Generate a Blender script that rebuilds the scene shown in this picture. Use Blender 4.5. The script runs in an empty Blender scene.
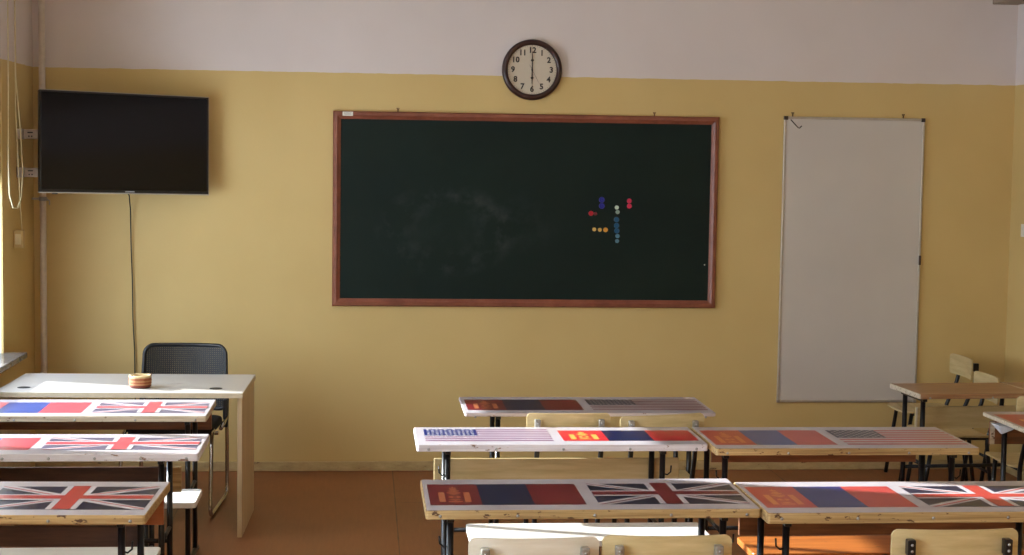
import bpy, math, random
from mathutils import Vector, Matrix
random.seed(4)
R = math.radians
col = bpy.context.scene.collection
scn = bpy.context.scene

# ------------------------------------------------------------------ camera
FPX = 1623.7
cd = bpy.data.cameras.new('camera'); cam = bpy.data.objects.new('camera', cd); col.objects.link(cam)
cd.sensor_width = 36; cd.lens = FPX/1024*36; cd.clip_end = 200
yaw, pitch, roll = 0.091, 0.0747, 0.0144
fw = Vector((math.sin(yaw)*math.cos(pitch), math.cos(yaw)*math.cos(pitch), -math.sin(pitch)))
rt = fw.cross(Vector((0, 0, 1))).normalized(); up = rt.cross(fw)
r2 = rt*math.cos(roll)+up*math.sin(roll); u2 = up*math.cos(roll)-rt*math.sin(roll)
M = Matrix((r2, u2, -fw)).transposed().to_4x4(); M.translation = Vector((1.9953, -10.0538, 1.9694))
cam.matrix_world = M; scn.camera = cam

# ------------------------------------------------------------------ sky, sun, exposure
world = bpy.data.worlds.new('world'); scn.world = world; world.use_nodes = True
bg = world.node_tree.nodes['Background']; bg.inputs[0].default_value = (0.80, 0.97, 1.17, 1); bg.inputs[1].default_value = 6.0
AZ, EL = R(19.5), R(20.5)
sd = Vector((math.cos(EL)*math.cos(AZ), -math.cos(EL)*math.sin(AZ), -math.sin(EL)))
sl = bpy.data.lights.new('sun', 'SUN'); sl.energy = 10.5; sl.angle = R(0.55); sl.color = (0.90, 0.97, 1.0)
so = bpy.data.objects.new('sun', sl); col.objects.link(so)
so.rotation_euler = sd.to_track_quat('-Z', 'Y').to_euler(); so.location = (-6, 2, 6)
scn.view_settings.view_transform = 'Standard'; scn.view_settings.look = 'None'
scn.view_settings.gamma = 1; scn.view_settings.use_curve_mapping = False
scn.view_settings.exposure = 0.97
scn.cycles.max_bounces = 12; scn.cycles.diffuse_bounces = 7; scn.cycles.transparent_max_bounces = 16
scn.cycles.sample_clamp_indirect = 8

# window openings in the left wall: (near y, far y)
WIN = [(-3.10, -0.86), (-5.95, -3.70), (-8.50, -6.40), (-11.1, -9.0)]
SILL, HEAD, WT = 0.832, 2.75, 0.42
XR, YB, H = 6.107, -11.6, 3.25
for y0, y1 in WIN:      # sampling guides for the sky light coming through each opening
    pl = bpy.data.lights.new('window_portal', 'AREA'); pl.shape = 'RECTANGLE'; pl.size = HEAD-SILL; pl.size_y = y1-y0
    pl.cycles.is_portal = True
    po = bpy.data.objects.new('window_portal', pl); col.objects.link(po)
    po.location = (-WT-0.02, (y0+y1)/2, (SILL+HEAD)/2); po.rotation_euler = (0, R(-90), 0)

# ------------------------------------------------------------------ materials
def srgb(r, g, b):
    f = lambda c: (c/255/12.92) if c/255 <= 0.04045 else ((c/255+0.055)/1.055)**2.4
    return (f(r), f(g), f(b), 1)
class N:
    def __init__(s, name):
        s.m = bpy.data.materials.new(name); s.m.use_nodes = True
        s.t = s.m.node_tree; s.b = s.t.nodes['Principled BSDF']
    def n(s, kind, **kw):
        o = s.t.nodes.new('ShaderNode'+kind)
        for k, v in kw.items():
            if k.startswith('i_'): o.inputs[k[2:].replace('_', ' ')].default_value = v
            else: setattr(o, k, v)
        return o
    def l(s, a, b): s.t.links.new(a, b)
    def coord(s, scale=(1, 1, 1), kind='Object', world=False):
        mp = s.n('Mapping'); mp.inputs['Scale'].default_value = scale
        if world: s.l(s.n('NewGeometry').outputs['Position'], mp.inputs[0])
        else: s.l(s.n('TexCoord').outputs[kind], mp.inputs[0])
        return mp.outputs[0]
    def noise(s, vec, scale=5, detail=4, rough=.55):
        o = s.n('TexNoise'); s.l(vec, o.inputs['Vector'])
        o.inputs['Scale'].default_value = scale; o.inputs['Detail'].default_value = detail; o.inputs['Roughness'].default_value = rough
        return o.outputs[0]
    def ramp(s, fac, stops):
        o = s.n('ValToRGB'); e = o.color_ramp.elements
        while len(e) < len(stops): e.new(0.5)
        for i, (p, c) in enumerate(stops): e[i].position = p; e[i].color = c
        s.l(fac, o.inputs[0]); return o.outputs[0]
    def mix(s, fac, a, b, blend='MIX'):
        o = s.n('Mix', data_type='RGBA', blend_type=blend)
        for v, i in ((fac, 0), (a, 6), (b, 7)):
            if hasattr(v, 'is_linked'): s.l(v, o.inputs[i])
            else: o.inputs[i].default_value = v
        return o.outputs[2]
    def bump(s, h, strength=.2, dist=.01):
        o = s.n('Bump'); o.inputs['Strength'].default_value = strength; o.inputs['Distance'].default_value = dist
        s.l(h, o.inputs['Height']); s.l(o.outputs[0], s.b.inputs['Normal'])
    def col(s, c):
        if hasattr(c, 'is_linked'): s.l(c, s.b.inputs['Base Color'])
        else: s.b.inputs['Base Color'].default_value = c
def simple(name, c, rough=.5, metal=0, var=.08, scale=30, bump=0, spec=.5):
    k = N(name); v = k.coord()
    f = k.noise(v, scale)
    d = tuple(x*(1-var) for x in c[:3])+(1,); l = tuple(min(1, x*(1+var)) for x in c[:3])+(1,)
    k.col(k.ramp(f, [(.3, d), (.7, l)]))
    k.b.inputs['Roughness'].default_value = rough; k.b.inputs['Metallic'].default_value = metal
    k.b.inputs['Specular IOR Level'].default_value = spec
    if bump: k.bump(f, bump, .003)
    return k.m
def woody(name, dark, mid, light, stretch=(1.2, 22, 22), rough=.5, scale=3, chips=None, chipscale=14, chipcut=.62):
    k = N(name); v = k.coord(stretch)
    f = k.noise(v, scale, 6, .6)
    c = k.ramp(f, [(.28, dark), (.5, mid), (.72, light)])
    if chips:
        g = k.noise(k.coord((1, 2.5, 2.5)), chipscale, 5, .65)
        c = k.mix(k.ramp(g, [(chipcut, (0, 0, 0, 1)), (chipcut+.04, (1, 1, 1, 1))]), c, chips)
    k.col(c); k.b.inputs['Roughness'].default_value = rough; k.bump(f, .15, .002)
    return k.m
def wall_mat(name, line=True):
    k = N(name); pos = k.n('NewGeometry').outputs['Position']
    sx = k.n('SeparateXYZ'); k.l(pos, sx.inputs[0])
    big = k.noise(pos, 1.3, 3); fine = k.noise(pos, 60, 4)
    yel = k.ramp(big, [(.3, srgb(205, 177, 116)), (.7, srgb(212, 185, 124))])
    upc = k.ramp(big, [(.3, srgb(213, 202, 196)), (.7, srgb(219, 209, 204))])
    w = k.n('Math', operation='MULTIPLY_ADD'); k.l(k.noise(pos, 9, 2), w.inputs[0]); w.inputs[1].default_value = .012
    k.l(sx.outputs[2], w.inputs[2])
    st = k.n('Math', operation='GREATER_THAN'); k.l(w.outputs[0], st.inputs[0]); st.inputs[1].default_value = 2.468
    c = k.mix(st.outputs[0], yel, upc)
    rv = k.n('Math', operation='LESS_THAN'); k.l(sx.outputs[0], rv.inputs[0]); rv.inputs[1].default_value = -.012
    c = k.mix(rv.outputs[0], c, srgb(224, 222, 216))      # window reveals are painted white
    k.col(c); k.b.inputs['Roughness'].default_value = .62; k.b.inputs['Specular IOR Level'].default_value = .3
    h = k.n('Math', operation='ADD'); k.l(big, h.inputs[0]); k.l(fine, h.inputs[1])
    k.bump(h.outputs[0], .12, .004)
    return k.m
WALL = wall_mat('painted_wall')
CEIL = simple('ceiling_paint', srgb(225, 220, 212), .8)
k = N('floor_sheet'); pos = k.coord(world=True)
br = k.n('TexBrick'); br.offset = .5
mp = k.n('Mapping'); mp.inputs['Rotation'].default_value = (0, 0, R(90)); mp.inputs['Location'].default_value = (0.25, .22, 0)
k.l(k.n('NewGeometry').outputs['Position'], mp.inputs[0]); k.l(mp.outputs[0], br.inputs['Vector'])
br.inputs['Scale'].default_value = 1; br.inputs['Brick Width'].default_value = 2.4; br.inputs['Row Height'].default_value = 1.2
br.inputs['Mortar Size'].default_value = .004; br.inputs['Color1'].default_value = srgb(138, 82, 46); br.inputs['Color2'].default_value = srgb(128, 74, 41)
br.inputs['Mortar'].default_value = srgb(70, 38, 22)
gr = k.noise(k.coord((14, 1.2, 1), world=True), 4, 6, .65)
c = k.mix(k.ramp(gr, [(.35, (0, 0, 0, 1)), (.7, (.55, .55, .55, 1))]), br.outputs['Color'], srgb(156, 96, 56))
c = k.mix(k.ramp(k.noise(pos, 2.2, 4), [(.45, (0, 0, 0, 1)), (.75, (.35, .35, .35, 1))]), c, srgb(102, 58, 34))
k.col(c); k.b.inputs['Roughness'].default_value = .42; k.bump(gr, .05, .002); FLOOR = k.m

k = N('baseboard_paint'); v = k.coord((1, 1, 3))
f = k.noise(v, 7, 6, .7)
k.col(k.ramp(f, [(.33, srgb(96, 70, 46)), (.37, srgb(178, 152, 104)), (.62, srgb(198, 174, 124)), (.78, srgb(212, 196, 164))]))
k.b.inputs['Roughness'].default_value = .7; k.bump(f, .6, .01); BASEB = k.m

METAL = simple('dark_enamelled_tube', srgb(34, 32, 33), .28, .35, .25, 18)
STEEL = simple('bare_steel', srgb(170, 168, 165), .3, .9, .1)
CHROME = simple('chrome', srgb(190, 185, 180), .18, 1, .05)
WHITEPL = simple('white_plastic', srgb(222, 218, 205), .4)
WORN = simple('worn_pale_metal', srgb(150, 146, 136), .35, .5, .3, 60)
CREAM = woody('cream_ply', srgb(180, 158, 108), srgb(198, 176, 126), srgb(210, 190, 142), (1.5, 14, 14), .42, 2.5, srgb(150, 122, 78), 22, .72)
PALEPLY = woody('pale_ply', srgb(206, 194, 168), srgb(216, 206, 184), srgb(224, 216, 198), (1.5, 14, 14), .42, 2.5, srgb(160, 140, 108), 22, .72)
BROWN = woody('brown_ply', srgb(92, 54, 30), srgb(126, 76, 42), srgb(150, 96, 56), (1.2, 16, 16), .45, 3)
ORANGE = woody('orange_varnish', srgb(146, 76, 28), srgb(172, 96, 38), srgb(190, 114, 50), (1.2, 16, 16), .4, 3, srgb(92, 50, 28), 16, .64)
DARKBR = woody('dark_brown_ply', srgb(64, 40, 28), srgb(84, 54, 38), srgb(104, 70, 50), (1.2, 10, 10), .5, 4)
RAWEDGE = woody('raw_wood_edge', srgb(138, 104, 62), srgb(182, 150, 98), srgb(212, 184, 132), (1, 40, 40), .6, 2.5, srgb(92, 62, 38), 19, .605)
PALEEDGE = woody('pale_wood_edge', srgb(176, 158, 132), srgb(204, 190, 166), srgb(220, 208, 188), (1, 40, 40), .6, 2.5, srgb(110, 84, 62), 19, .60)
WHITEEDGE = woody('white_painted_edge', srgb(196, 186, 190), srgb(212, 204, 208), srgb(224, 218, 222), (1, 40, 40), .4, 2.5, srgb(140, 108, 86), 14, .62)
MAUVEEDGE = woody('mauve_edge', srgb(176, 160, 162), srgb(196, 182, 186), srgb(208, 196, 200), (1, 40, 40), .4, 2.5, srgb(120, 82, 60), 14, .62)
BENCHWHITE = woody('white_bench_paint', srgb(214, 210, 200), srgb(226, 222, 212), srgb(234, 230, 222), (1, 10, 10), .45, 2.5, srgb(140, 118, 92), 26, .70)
TABLEWOOD = woody('worn_table_wood', srgb(138, 98, 66), srgb(164, 122, 86), srgb(184, 146, 108), (1.2, 22, 22), .38, 3, srgb(104, 70, 48), 8, .70)
def vinyl(name, a, b, rough=.28):
    k = N(name); v = k.coord((1, 1, 1)); f = k.noise(v, 3, 4)
    c = k.ramp(f, [(.35, a), (.65, b)])
    sc = k.noise(k.coord((2, 14, 2)), 9, 6, .7)
    c = k.mix(k.ramp(sc, [(.68, (0, 0, 0, 1)), (.76, (.35, .35, .35, 1))]), c, srgb(150, 138, 130))
    k.col(c); k.b.inputs['Roughness'].default_value = rough; k.b.inputs['Specular IOR Level'].default_value = .36; k.bump(sc, .04, .001); return k.m
V_SILVER = vinyl('vinyl_silver_white', srgb(176, 167, 170), srgb(192, 184, 188))
V_RED = vinyl('vinyl_red', srgb(186, 28, 40), srgb(198, 36, 46))
V_MAROON = vinyl('vinyl_maroon', srgb(104, 22, 32), srgb(116, 28, 36))
V_GLARERED = vinyl('vinyl_glare_red', srgb(172, 56, 52), srgb(184, 66, 60))  # red lightened so the wall's reflection sits in the colour
V_PINK = vinyl('vinyl_glare_pink_red', srgb(186, 70, 80), srgb(198, 84, 92))  # reflection glare on the sunlit sheets put into the red
V_GLAREBLUE = vinyl('vinyl_glare_blue', srgb(58, 72, 128), srgb(66, 80, 136))  # blue paled to carry the sheet's glare in its colour
V_GLAREGREY = vinyl('vinyl_glare_blue_grey', srgb(84, 78, 100), srgb(100, 94, 114))  # dark blue greyed by painted-in glare
V_MAUVE = vinyl('vinyl_mauve_stripe', srgb(124, 74, 108), srgb(134, 84, 116))
V_DIMGOLD = vinyl('vinyl_dull_gold', srgb(178, 100, 64), srgb(188, 110, 72))
V_ORGOLD = vinyl('vinyl_orange_gold', srgb(200, 118, 62), srgb(210, 130, 72))  # gold shifted to orange, holding the wall's reflection
V_BLUE = vinyl('vinyl_navy', srgb(26, 36, 96), srgb(32, 42, 108))
V_DEEPNAVY = vinyl('vinyl_deep_navy', srgb(14, 20, 56), srgb(18, 26, 64))
V_DKBLUE = vinyl('vinyl_dark_navy', srgb(26, 26, 50), srgb(34, 34, 60))
V_GOLD = vinyl('vinyl_gold', srgb(222, 158, 70), srgb(232, 170, 84))
V_WHITE = vinyl('vinyl_white', srgb(184, 176, 180), srgb(198, 191, 195))

# ------------------------------------------------------------------ mesh helpers
class MB:
    def __init__(s): s.v = []; s.f = []; s.mi = []; s.sm = []
    def add(s, vs, fs, mi=0, smooth=False):
        o = len(s.v); s.v += [tuple(v) for v in vs]
        for f in fs: s.f.append([i+o for i in f]); s.mi.append(mi); s.sm.append(smooth)
        return s
    def box(s, x0, x1, y0, y1, z0, z1, mi=0, mat=None):
        vs = [Vector((x, y, z)) for z in (z0, z1) for x, y in ((x0, y0), (x1, y0), (x1, y1), (x0, y1))]
        if mat: vs = [mat @ v for v in vs]
        return s.add(vs, [(3, 2, 1, 0), (4, 5, 6, 7), (0, 1, 5, 4), (1, 2, 6, 5), (2, 3, 7, 6), (3, 0, 4, 7)], mi)
    def prism(s, poly, z0, z1, mi=0, mat=None, mi_side=None):   # poly in xy, ccw
        n = len(poly)
        vs = [Vector((x, y, z0)) for x, y in poly]+[Vector((x, y, z1)) for x, y in poly]
        if mat: vs = [mat @ v for v in vs]
        o = len(s.v)
        s.add(vs, [list(range(n))[::-1], [i+n for i in range(n)]], mi)
        s.add([], [], 0)
        for i in range(n):
            j = (i+1) % n; s.f.append([o+i, o+j, o+j+n, o+i+n]); s.mi.append(mi if mi_side is None else mi_side); s.sm.append(False)
        return s
    def tube(s, pts, r, n=10, mi=0, flat=None, closed=False):
        pts = [Vector(p) for p in pts]; m = len(pts); rings = []
        up0 = None
        for i, p in enumerate(pts):
            if closed: t = pts[(i+1) % m]-pts[i-1]
            else: t = (pts[min(i+1, m-1)]-pts[max(i-1, 0)])
            t.normalize()
            if up0 is None:
                up0 = Vector((0, 0, 1)) if abs(t.z) < .9 else Vector((0, 1, 0))
            a = (up0 - t*up0.dot(t)).normalized(); b = t.cross(a); up0 = a
            ra, rb = (r, r) if not flat else flat
            rings.append([p+a*math.cos(q)*ra+b*math.sin(q)*rb for q in [2*math.pi*j/n for j in range(n)]])
        vs = [v for g in rings for v in g]; fs = []
        for i in range(m if closed else m-1):
            for j in range(n):
                k2 = (i+1) % m
                fs.append((i*n+j, i*n+(j+1) % n, k2*n+(j+1) % n, k2*n+j))
        s.add(vs, fs, mi, True)
        if not closed:
            o = len(s.v)-m*n
            s.f.append([o+j for j in range(n)][::-1]); s.f.append([o+(m-1)*n+j for j in range(n)]); s.mi += [mi]*2; s.sm += [False]*2
        return s
    def lathe(s, prof, n=48, mi=0, mat=None, smooth=True):
        vs = []; fs = []
        for r_, z in prof:
            for j in range(n):
                q = 2*math.pi*j/n; v = Vector((r_*math.cos(q), r_*math.sin(q), z)); vs.append(mat @ v if mat else v)
        for i in range(len(prof)-1):
            for j in range(n): fs.append((i*n+j, i*n+(j+1) % n, (i+1)*n+(j+1) % n, (i+1)*n+j))
        return s.add(vs, fs, mi, smooth)
    def columns(s, cols, mi=0, smooth=False):    # cols: list of 4-tuples of points
        vs = [p for c in cols for p in c]; fs = []
        n = len(cols)
        for i in range(n-1):
            a, b = i*4, (i+1)*4
            for q in range(4): fs.append((a+q, b+q, b+(q+1) % 4, a+(q+1) % 4))
        fs += [(0, 1, 2, 3)[::1], tuple((n-1)*4+q for q in (3, 2, 1, 0))]
        return s.add(vs, fs, mi, smooth)
    def build(s, name, mats, parent=None, bevel=0, loc=None, rz=0, seg=2):
        me = bpy.data.meshes.new(name); me.from_pydata(s.v, [], s.f)
        if not isinstance(mats, (list, tuple)): mats = [mats]
        for m_ in mats: me.materials.append(m_)
        for p, mi, sm in zip(me.polygons, s.mi, s.sm): p.material_index = mi; p.use_smooth = sm
        me.validate(); me.update()
        import bmesh
        bm = bmesh.new(); bm.from_mesh(me); bmesh.ops.recalc_face_normals(bm, faces=bm.faces); bm.to_mesh(me); bm.free()
        o = bpy.data.objects.new(name, me); col.objects.link(o)
        if parent: o.parent = parent
        if loc: o.location = loc
        if rz: o.rotation_euler.z = rz
        if bevel:
            b = o.modifiers.new('bevel', 'BEVEL'); b.width = bevel; b.segments = seg; b.limit_method = 'ANGLE'; b.angle_limit = R(40)
        return o
def tag(o, label=None, cat=None, group=None, kind=None):
    if label: o['label'] = label
    if cat: o['category'] = cat
    if group: o['group'] = group
    if kind: o['kind'] = kind
    return o
def thing(name, label, cat, loc=(0, 0, 0), rz=0, group=None):
    o = bpy.data.objects.new(name, None); col.objects.link(o); o.empty_display_size = .1
    o.location = loc; o.rotation_euler = (0, 0, rz); return tag(o, label, cat, group)
def rrect(x0, x1, y0, y1, r, n=5):
    pts = []
    for cx, cy, a0 in ((x1-r, y0+r, -90), (x1-r, y1-r, 0), (x0+r, y1-r, 90), (x0+r, y0+r, 180)):
        for i in range(n+1):
            a = R(a0+90*i/n); pts.append((cx+r*math.cos(a), cy+r*math.sin(a)))
    return pts
def arc_path(pts, r, n=5):
    """polyline with rounded corners"""
    P = [Vector(p) for p in pts]; out = [P[0]]
    for i in range(1, len(P)-1):
        a = (P[i-1]-P[i]).normalized(); b = (P[i+1]-P[i]).normalized()
        s_, e_ = P[i]+a*r, P[i]+b*r
        for k_ in range(n+1):
            t = k_/n; out.append((1-t)**2*s_+2*t*(1-t)*P[i]+t*t*e_)
    out.append(P[-1]); return out

# ------------------------------------------------------------------ room shell
def struct(name, mb, mat, parent=None, bevel=0):
    o = mb.build(name, mat, parent, bevel)
    if not parent: o['kind'] = 'structure'
    return o
T = .2
struct('floor', MB().box(-WT, XR+T, YB-T, T, -.15, 0), FLOOR)
struct('ceiling', MB().box(-WT, XR+T, YB-T, T, H, H+.15), CEIL)
struct('wall_front', MB().box(-WT, XR+T, 0, T, 0, H), WALL)
struct('wall_right', MB().box(XR, XR+T, YB, 0, 0, H), WALL)
struct('wall_back', MB().box(-WT, XR+T, YB-T, YB, 0, H), WALL)
wl = MB(); ys = [0]
for y0, y1 in WIN: ys += [y1, y0]
ys.append(YB)
for i in range(0, len(ys), 2): wl.box(-WT, 0, ys[i+1], ys[i], 0, H)
for y0, y1 in WIN: wl.box(-WT, 0, y0, y1, 0, SILL-.03); wl.box(-WT, 0, y0, y1, HEAD, H)
wl.box(-WT, -.365, WIN[0][1]-.22, WIN[0][1], SILL-.03, HEAD)  # unseen outer rebate added to trim the sun on the teacher desk
struct('wall_left', wl, WALL)
struct('baseboard_front', MB().box(0, XR, -.022, 0, 0, .058), BASEB, bevel=.004)
struct('baseboard_right', MB().box(XR-.02, XR, YB, -.022, 0, .058), BASEB, bevel=.004)
struct('trim_1', MB().box(XR-.17, XR, YB, 0, 2.968, H), simple('beam_plaster', srgb(150, 134, 116), .8, bump=.4), bevel=.006)
FRAMEW = simple('white_window_frame', srgb(228, 226, 220), .35)
SILLM = simple('grey_marble', srgb(112, 106, 104), .25, 0, .35, 9)
k = N('window_glass'); k.t.nodes.remove(k.b)
tr = k.n('BsdfTransparent'); gl = k.n('BsdfGlossy'); gl.inputs['Roughness'].default_value = .02
mx = k.n('MixShader'); mx.inputs[0].default_value = .06
k.l(tr.outputs[0], mx.inputs[1]); k.l(gl.outputs[0], mx.inputs[2]); k.l(mx.outputs[0], k.t.nodes['Material Output'].inputs[0]); GLASS = k.m
for i, (y0, y1) in enumerate(WIN):
    fr = MB(); xo, xi = -.36, -.30
    m1 = y0+.60 if i == 0 else y0+(y1-y0)/2
    fr.box(xo, xi, y0, y1, SILL, SILL+.045); fr.box(xo, xi, y0, y1, HEAD-.06, HEAD)
    fr.box(xo, xi, y0, y0+.05, SILL+.045, HEAD-.06); fr.box(xo, xi, y1-(.27 if i == 0 else .05), y1, SILL+.045, HEAD-.06)  # far stile of the first window widened, unseen, to block more sun
    fr.box(xo, xi, m1-.02, m1+.02, SILL+.045, HEAD-.06)
    w = struct('window_%d' % (i+1), fr, FRAMEW, bevel=.005)
    MB().box(-.333, -.327, y0+.04, y1-.04, SILL+.035, HEAD-.05).build('pane', GLASS, w)
    MB().box(-WT+.1, .12, y0, y1+.05 if i == 0 else y1, SILL-.03, SILL+.002).build('window_sill', SILLM, w, .006)

# roller blinds in the reveals and an unseen drape, sized to shape the sun
k = N('blind_fabric'); v = k.coord((1, 1, 1)); k.col(k.ramp(k.noise(v, 40), [(.3, srgb(214, 204, 184)), (.7, srgb(226, 218, 200))])); k.b.inputs['Roughness'].default_value = .9
tb = k.n('BsdfTranslucent'); tb.inputs[0].default_value = srgb(226, 216, 196); mx = k.n('MixShader'); mx.inputs[0].default_value = .55
k.l(k.b.outputs[0], mx.inputs[1]); k.l(tb.outputs[0], mx.inputs[2]); k.l(mx.outputs[0], k.t.nodes['Material Output'].inputs[0]); BLIND = k.m
def blind(y0, y1, zb, label, bx=-.13, mat=BLIND):
    t = thing('roller_blind', label, 'blind', (bx, (y0+y1)/2, 0))
    w = (y1-y0)/2-.005
    MB().tube([(0, -w, HEAD-.035), (0, w, HEAD-.035)], .028, 14).build('roller_tube', FRAMEW, t)
    MB().box(-.0015, .0015, -w, w, zb, HEAD-.05).build('fabric', mat, t)
    MB().box(-.008, .008, -w, w, zb-.02, zb).build('bottom_bar', FRAMEW, t, .003)
    return t
b1 = blind(-1.56, -.862, 1.80, 'half lowered grey-green roller blind with a long cord, nearest the front wall', -.035, simple('blind_cloth', srgb(120, 118, 96), .9))
blind(-2.56, -1.50, 2.11, 'unseen cream roller blind high in the middle of the front window, sized to shape sun')
blind(-4.36, -3.70, .86, 'unseen narrow closed cream roller blind added to block sun, front end of second window')
blind(-5.95, -4.62, .86, 'unseen wide closed cream roller blind added to block sun, rear end of second window')
# unseen drape added at the near end of the first window to cut off sun
cur = []
for i in range(41):
    t_ = i/40; cur.append(t_)
mbc = MB(); rows = [(HEAD-.01, .27), (2.3, .27), (1.7, .24), (1.35, .16), (1.15, .06), (SILL+.01, .09)]
vs = []; fs = []
for z, wd in rows:
    for t_ in cur: vs.append((-.20+.018*math.sin(t_*44), -3.09+wd*t_, z))
n = len(cur)
for a in range(len(rows)-1):
    for i in range(n-1): fs.append((a*n+i, a*n+i+1, (a+1)*n+i+1, (a+1)*n+i))
mbc.add(vs, fs, 0, True)
cu = mbc.build('sun_block_drape', simple('sun_block_cloth', srgb(150, 128, 96), .9)); tag(cu, 'unseen tan drape added to block sun at the near side of the front window', 'sun_block_drape')
sm_ = cu.modifiers.new('solid', 'SOLIDIFY'); sm_.thickness = .003

# blind cord and its tensioner seen against the left wall
CORDM = simple('cream_cord', srgb(214, 202, 160), .6)
loop = [(.075, -1.03, 3.2), (.075, -1.03, 2.3), (.075, -1.05, 1.9), (.075, -1.03, 1.72), (.075, -.94, 1.648), (.075, -.82, 1.642), (.075, -.72, 1.70), (.075, -.68, 1.85), (.075, -.74, 2.1), (.075, -.84, 2.35), (.075, -.86, 3.2)]
cord = MB().tube(loop, .0035, 6).build('blind_cord', CORDM); tag(cord, 'looped cream pull cord hanging down the left wall by the window', 'cord')
c2 = MB(); c2.tube([(.066, -.82, 3.2), (.064, -.80, 2.2), (.060, -.68, 1.66), (.045, -.56, 1.50)], .0028, 6)
c2 = c2.build('blind_cord', CORDM); tag(c2, 'single thin cord running down to the small cream box on the left wall', 'cord')
t = thing('cord_box', 'small cream box on the left wall at the end of the cord', 'box', (0, -.55, 1.455))
MB().box(0, .052, -.03, .03, -.052, .052).build('housing', simple('aged_cream_plastic', srgb(196, 168, 112), .5), t, .006)
MB().box(.010, .042, -.033, -.029, -.03, .03).build('cover_plate', CORDM, t, .001)

# heating pipe in the corner
PIPE = simple('painted_pipe', srgb(214, 200, 182), .4)
t = thing('heating_pipe', 'pale painted heating pipe running up the left corner beside the television', 'pipe', (0, 0, 0))
MB().tube(arc_path([(.065, -.055, H), (.065, -.055, .60), (.026, -.30, .56), (.026, -.8, .56)], .05), .019, 14).build('pipe_run', PIPE, t)
c = MB(); c.lathe([(.021, -.012), (.026, -.010), (.026, .010), (.021, .012)], 18, mat=Matrix.Translation((.065, -.055, 1.672)))
c.box(.0, .045, -.062, -.048, 1.666, 1.678); c.tube([(.085, -.06, 1.672), (.105, -.06, 1.66), (.105, -.06, 1.635)], .004, 6)
c.build('clamp', STEEL, t)

# ------------------------------------------------------------------ television
t = thing('television', 'black flat television on a swivel bracket in the left corner', 'television', (.6, -.35, 2.01), .471)
TVB = simple('tv_black_plastic', srgb(14, 13, 13), .3)
k = N('tv_screen'); k.col((.006, .005, .005, 1)); k.b.inputs['Roughness'].default_value = .08; k.b.inputs['Specular IOR Level'].default_value = .22; SCR = k.m
w2, h2 = .508, .29
rx = Matrix.Rotation(-.034, 4, 'X') @ Matrix.Rotation(.015, 4, 'Y')
fr = MB()
fr.box(-w2, w2, -.002, .03, -h2, h2, mat=rx); fr.box(-w2+.13, w2-.13, .03, .06, -h2+.08, h2-.1, mat=rx)
fr.build('casing', TVB, t, .004)
bz = MB()
for a in ((-w2, w2, h2-.010, h2), (-w2, w2, -h2, -h2+.016), (-w2, -w2+.010, -h2+.016, h2-.010), (w2-.010, w2, -h2+.016, h2-.010)):
    bz.box(a[0], a[1], -.010, -.0021, a[2], a[3], mat=rx)
bz.build('bezel', TVB, t, .002)
MB().box(-w2+.010, w2-.010, -.006, -.0022, -h2+.016, h2-.010, mat=rx).build('screen', SCR, t)
rim = MB().box(-w2-.004, w2+.004, -.004, .016, -h2-.006, -h2-.0005, mat=rx); rim.box(w2+.0005, w2+.005, -.004, .016, -h2-.006, h2, mat=rx); rim.box(-w2, w2+.004, -.004, .016, h2+.0005, h2+.004, mat=rx)
tag(rim.build('edge_trim', simple('silver_trim', srgb(176, 166, 152), .4, 0), t), 'silver edge strip')
MB().box(.02-.028, .02+.028, -.0112, -.0101, -h2+.004, -h2+.011, mat=rx).build('maker_mark', simple('grey_print', srgb(150, 150, 150), .4), t)
MB().box(-w2+.075, -w2+.105, -.008, .01, -h2-.012, -h2-.006, mat=rx).build('sensor', TVB, t, .001)
inv = Matrix.Rotation(-.471, 4, 'Z')
for zc in (.045, -.175):
    a = MB(); Mx = inv @ Matrix.Translation((-.6, .35, 0))
    a.box(.035, .118, -.455, -.445, zc-.027, zc+.027, mat=Mx)
    a.box(.004, .035, -.50, -.40, zc-.03, zc+.03, mat=Mx); a.box(.10, .36, -.452, -.30, zc-.012, zc+.012, mat=Mx)
    o = a.build('bracket_arm', simple('bracket_grey', srgb(172, 160, 146), .45, .3), t, .003)
    sl_ = MB(); sl_.box(.058, .088, -.4575, -.4552, zc+.006, zc+.013, mat=Mx); sl_.box(.062, .070, -.4575, -.4552, zc-.016, zc-.008, mat=Mx); sl_.box(.078, .086, -.4575, -.4552, zc-.016, zc-.008, mat=Mx)
    sl_.build('slot', TVB, o)
pts = [(.60, -.30, 1.72), (.585, -.12, 1.70), (.580, -.035, 1.62), (.581, -.02, 1.4), (.588, -.018, 1.18), (.590, -.018, .95), (.600, -.018, .75), (.603, -.018, .45), (.61, -.018, .30)]
cb = MB().tube(pts, .004, 6).build('power_cable', simple('black_rubber', srgb(20, 18, 17), .5)); tag(cb, 'thin black cable hanging from the television down the wall', 'cable')
t = thing('power_socket', 'small white wall socket low down behind the white teacher desk', 'socket', (.61, 0, .28))
MB().box(-.04, .04, -.012, 0, -.04, .04).build('plate', WHITEPL, t, .003)
MB().lathe([(0, -.030), (.018, -.030), (.02, -.012)], 20, mat=Matrix.Rotation(R(90), 4, 'X') @ Matrix.Diagonal((1, 1, -1, 1))).build('plug', TVB, t)

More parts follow.
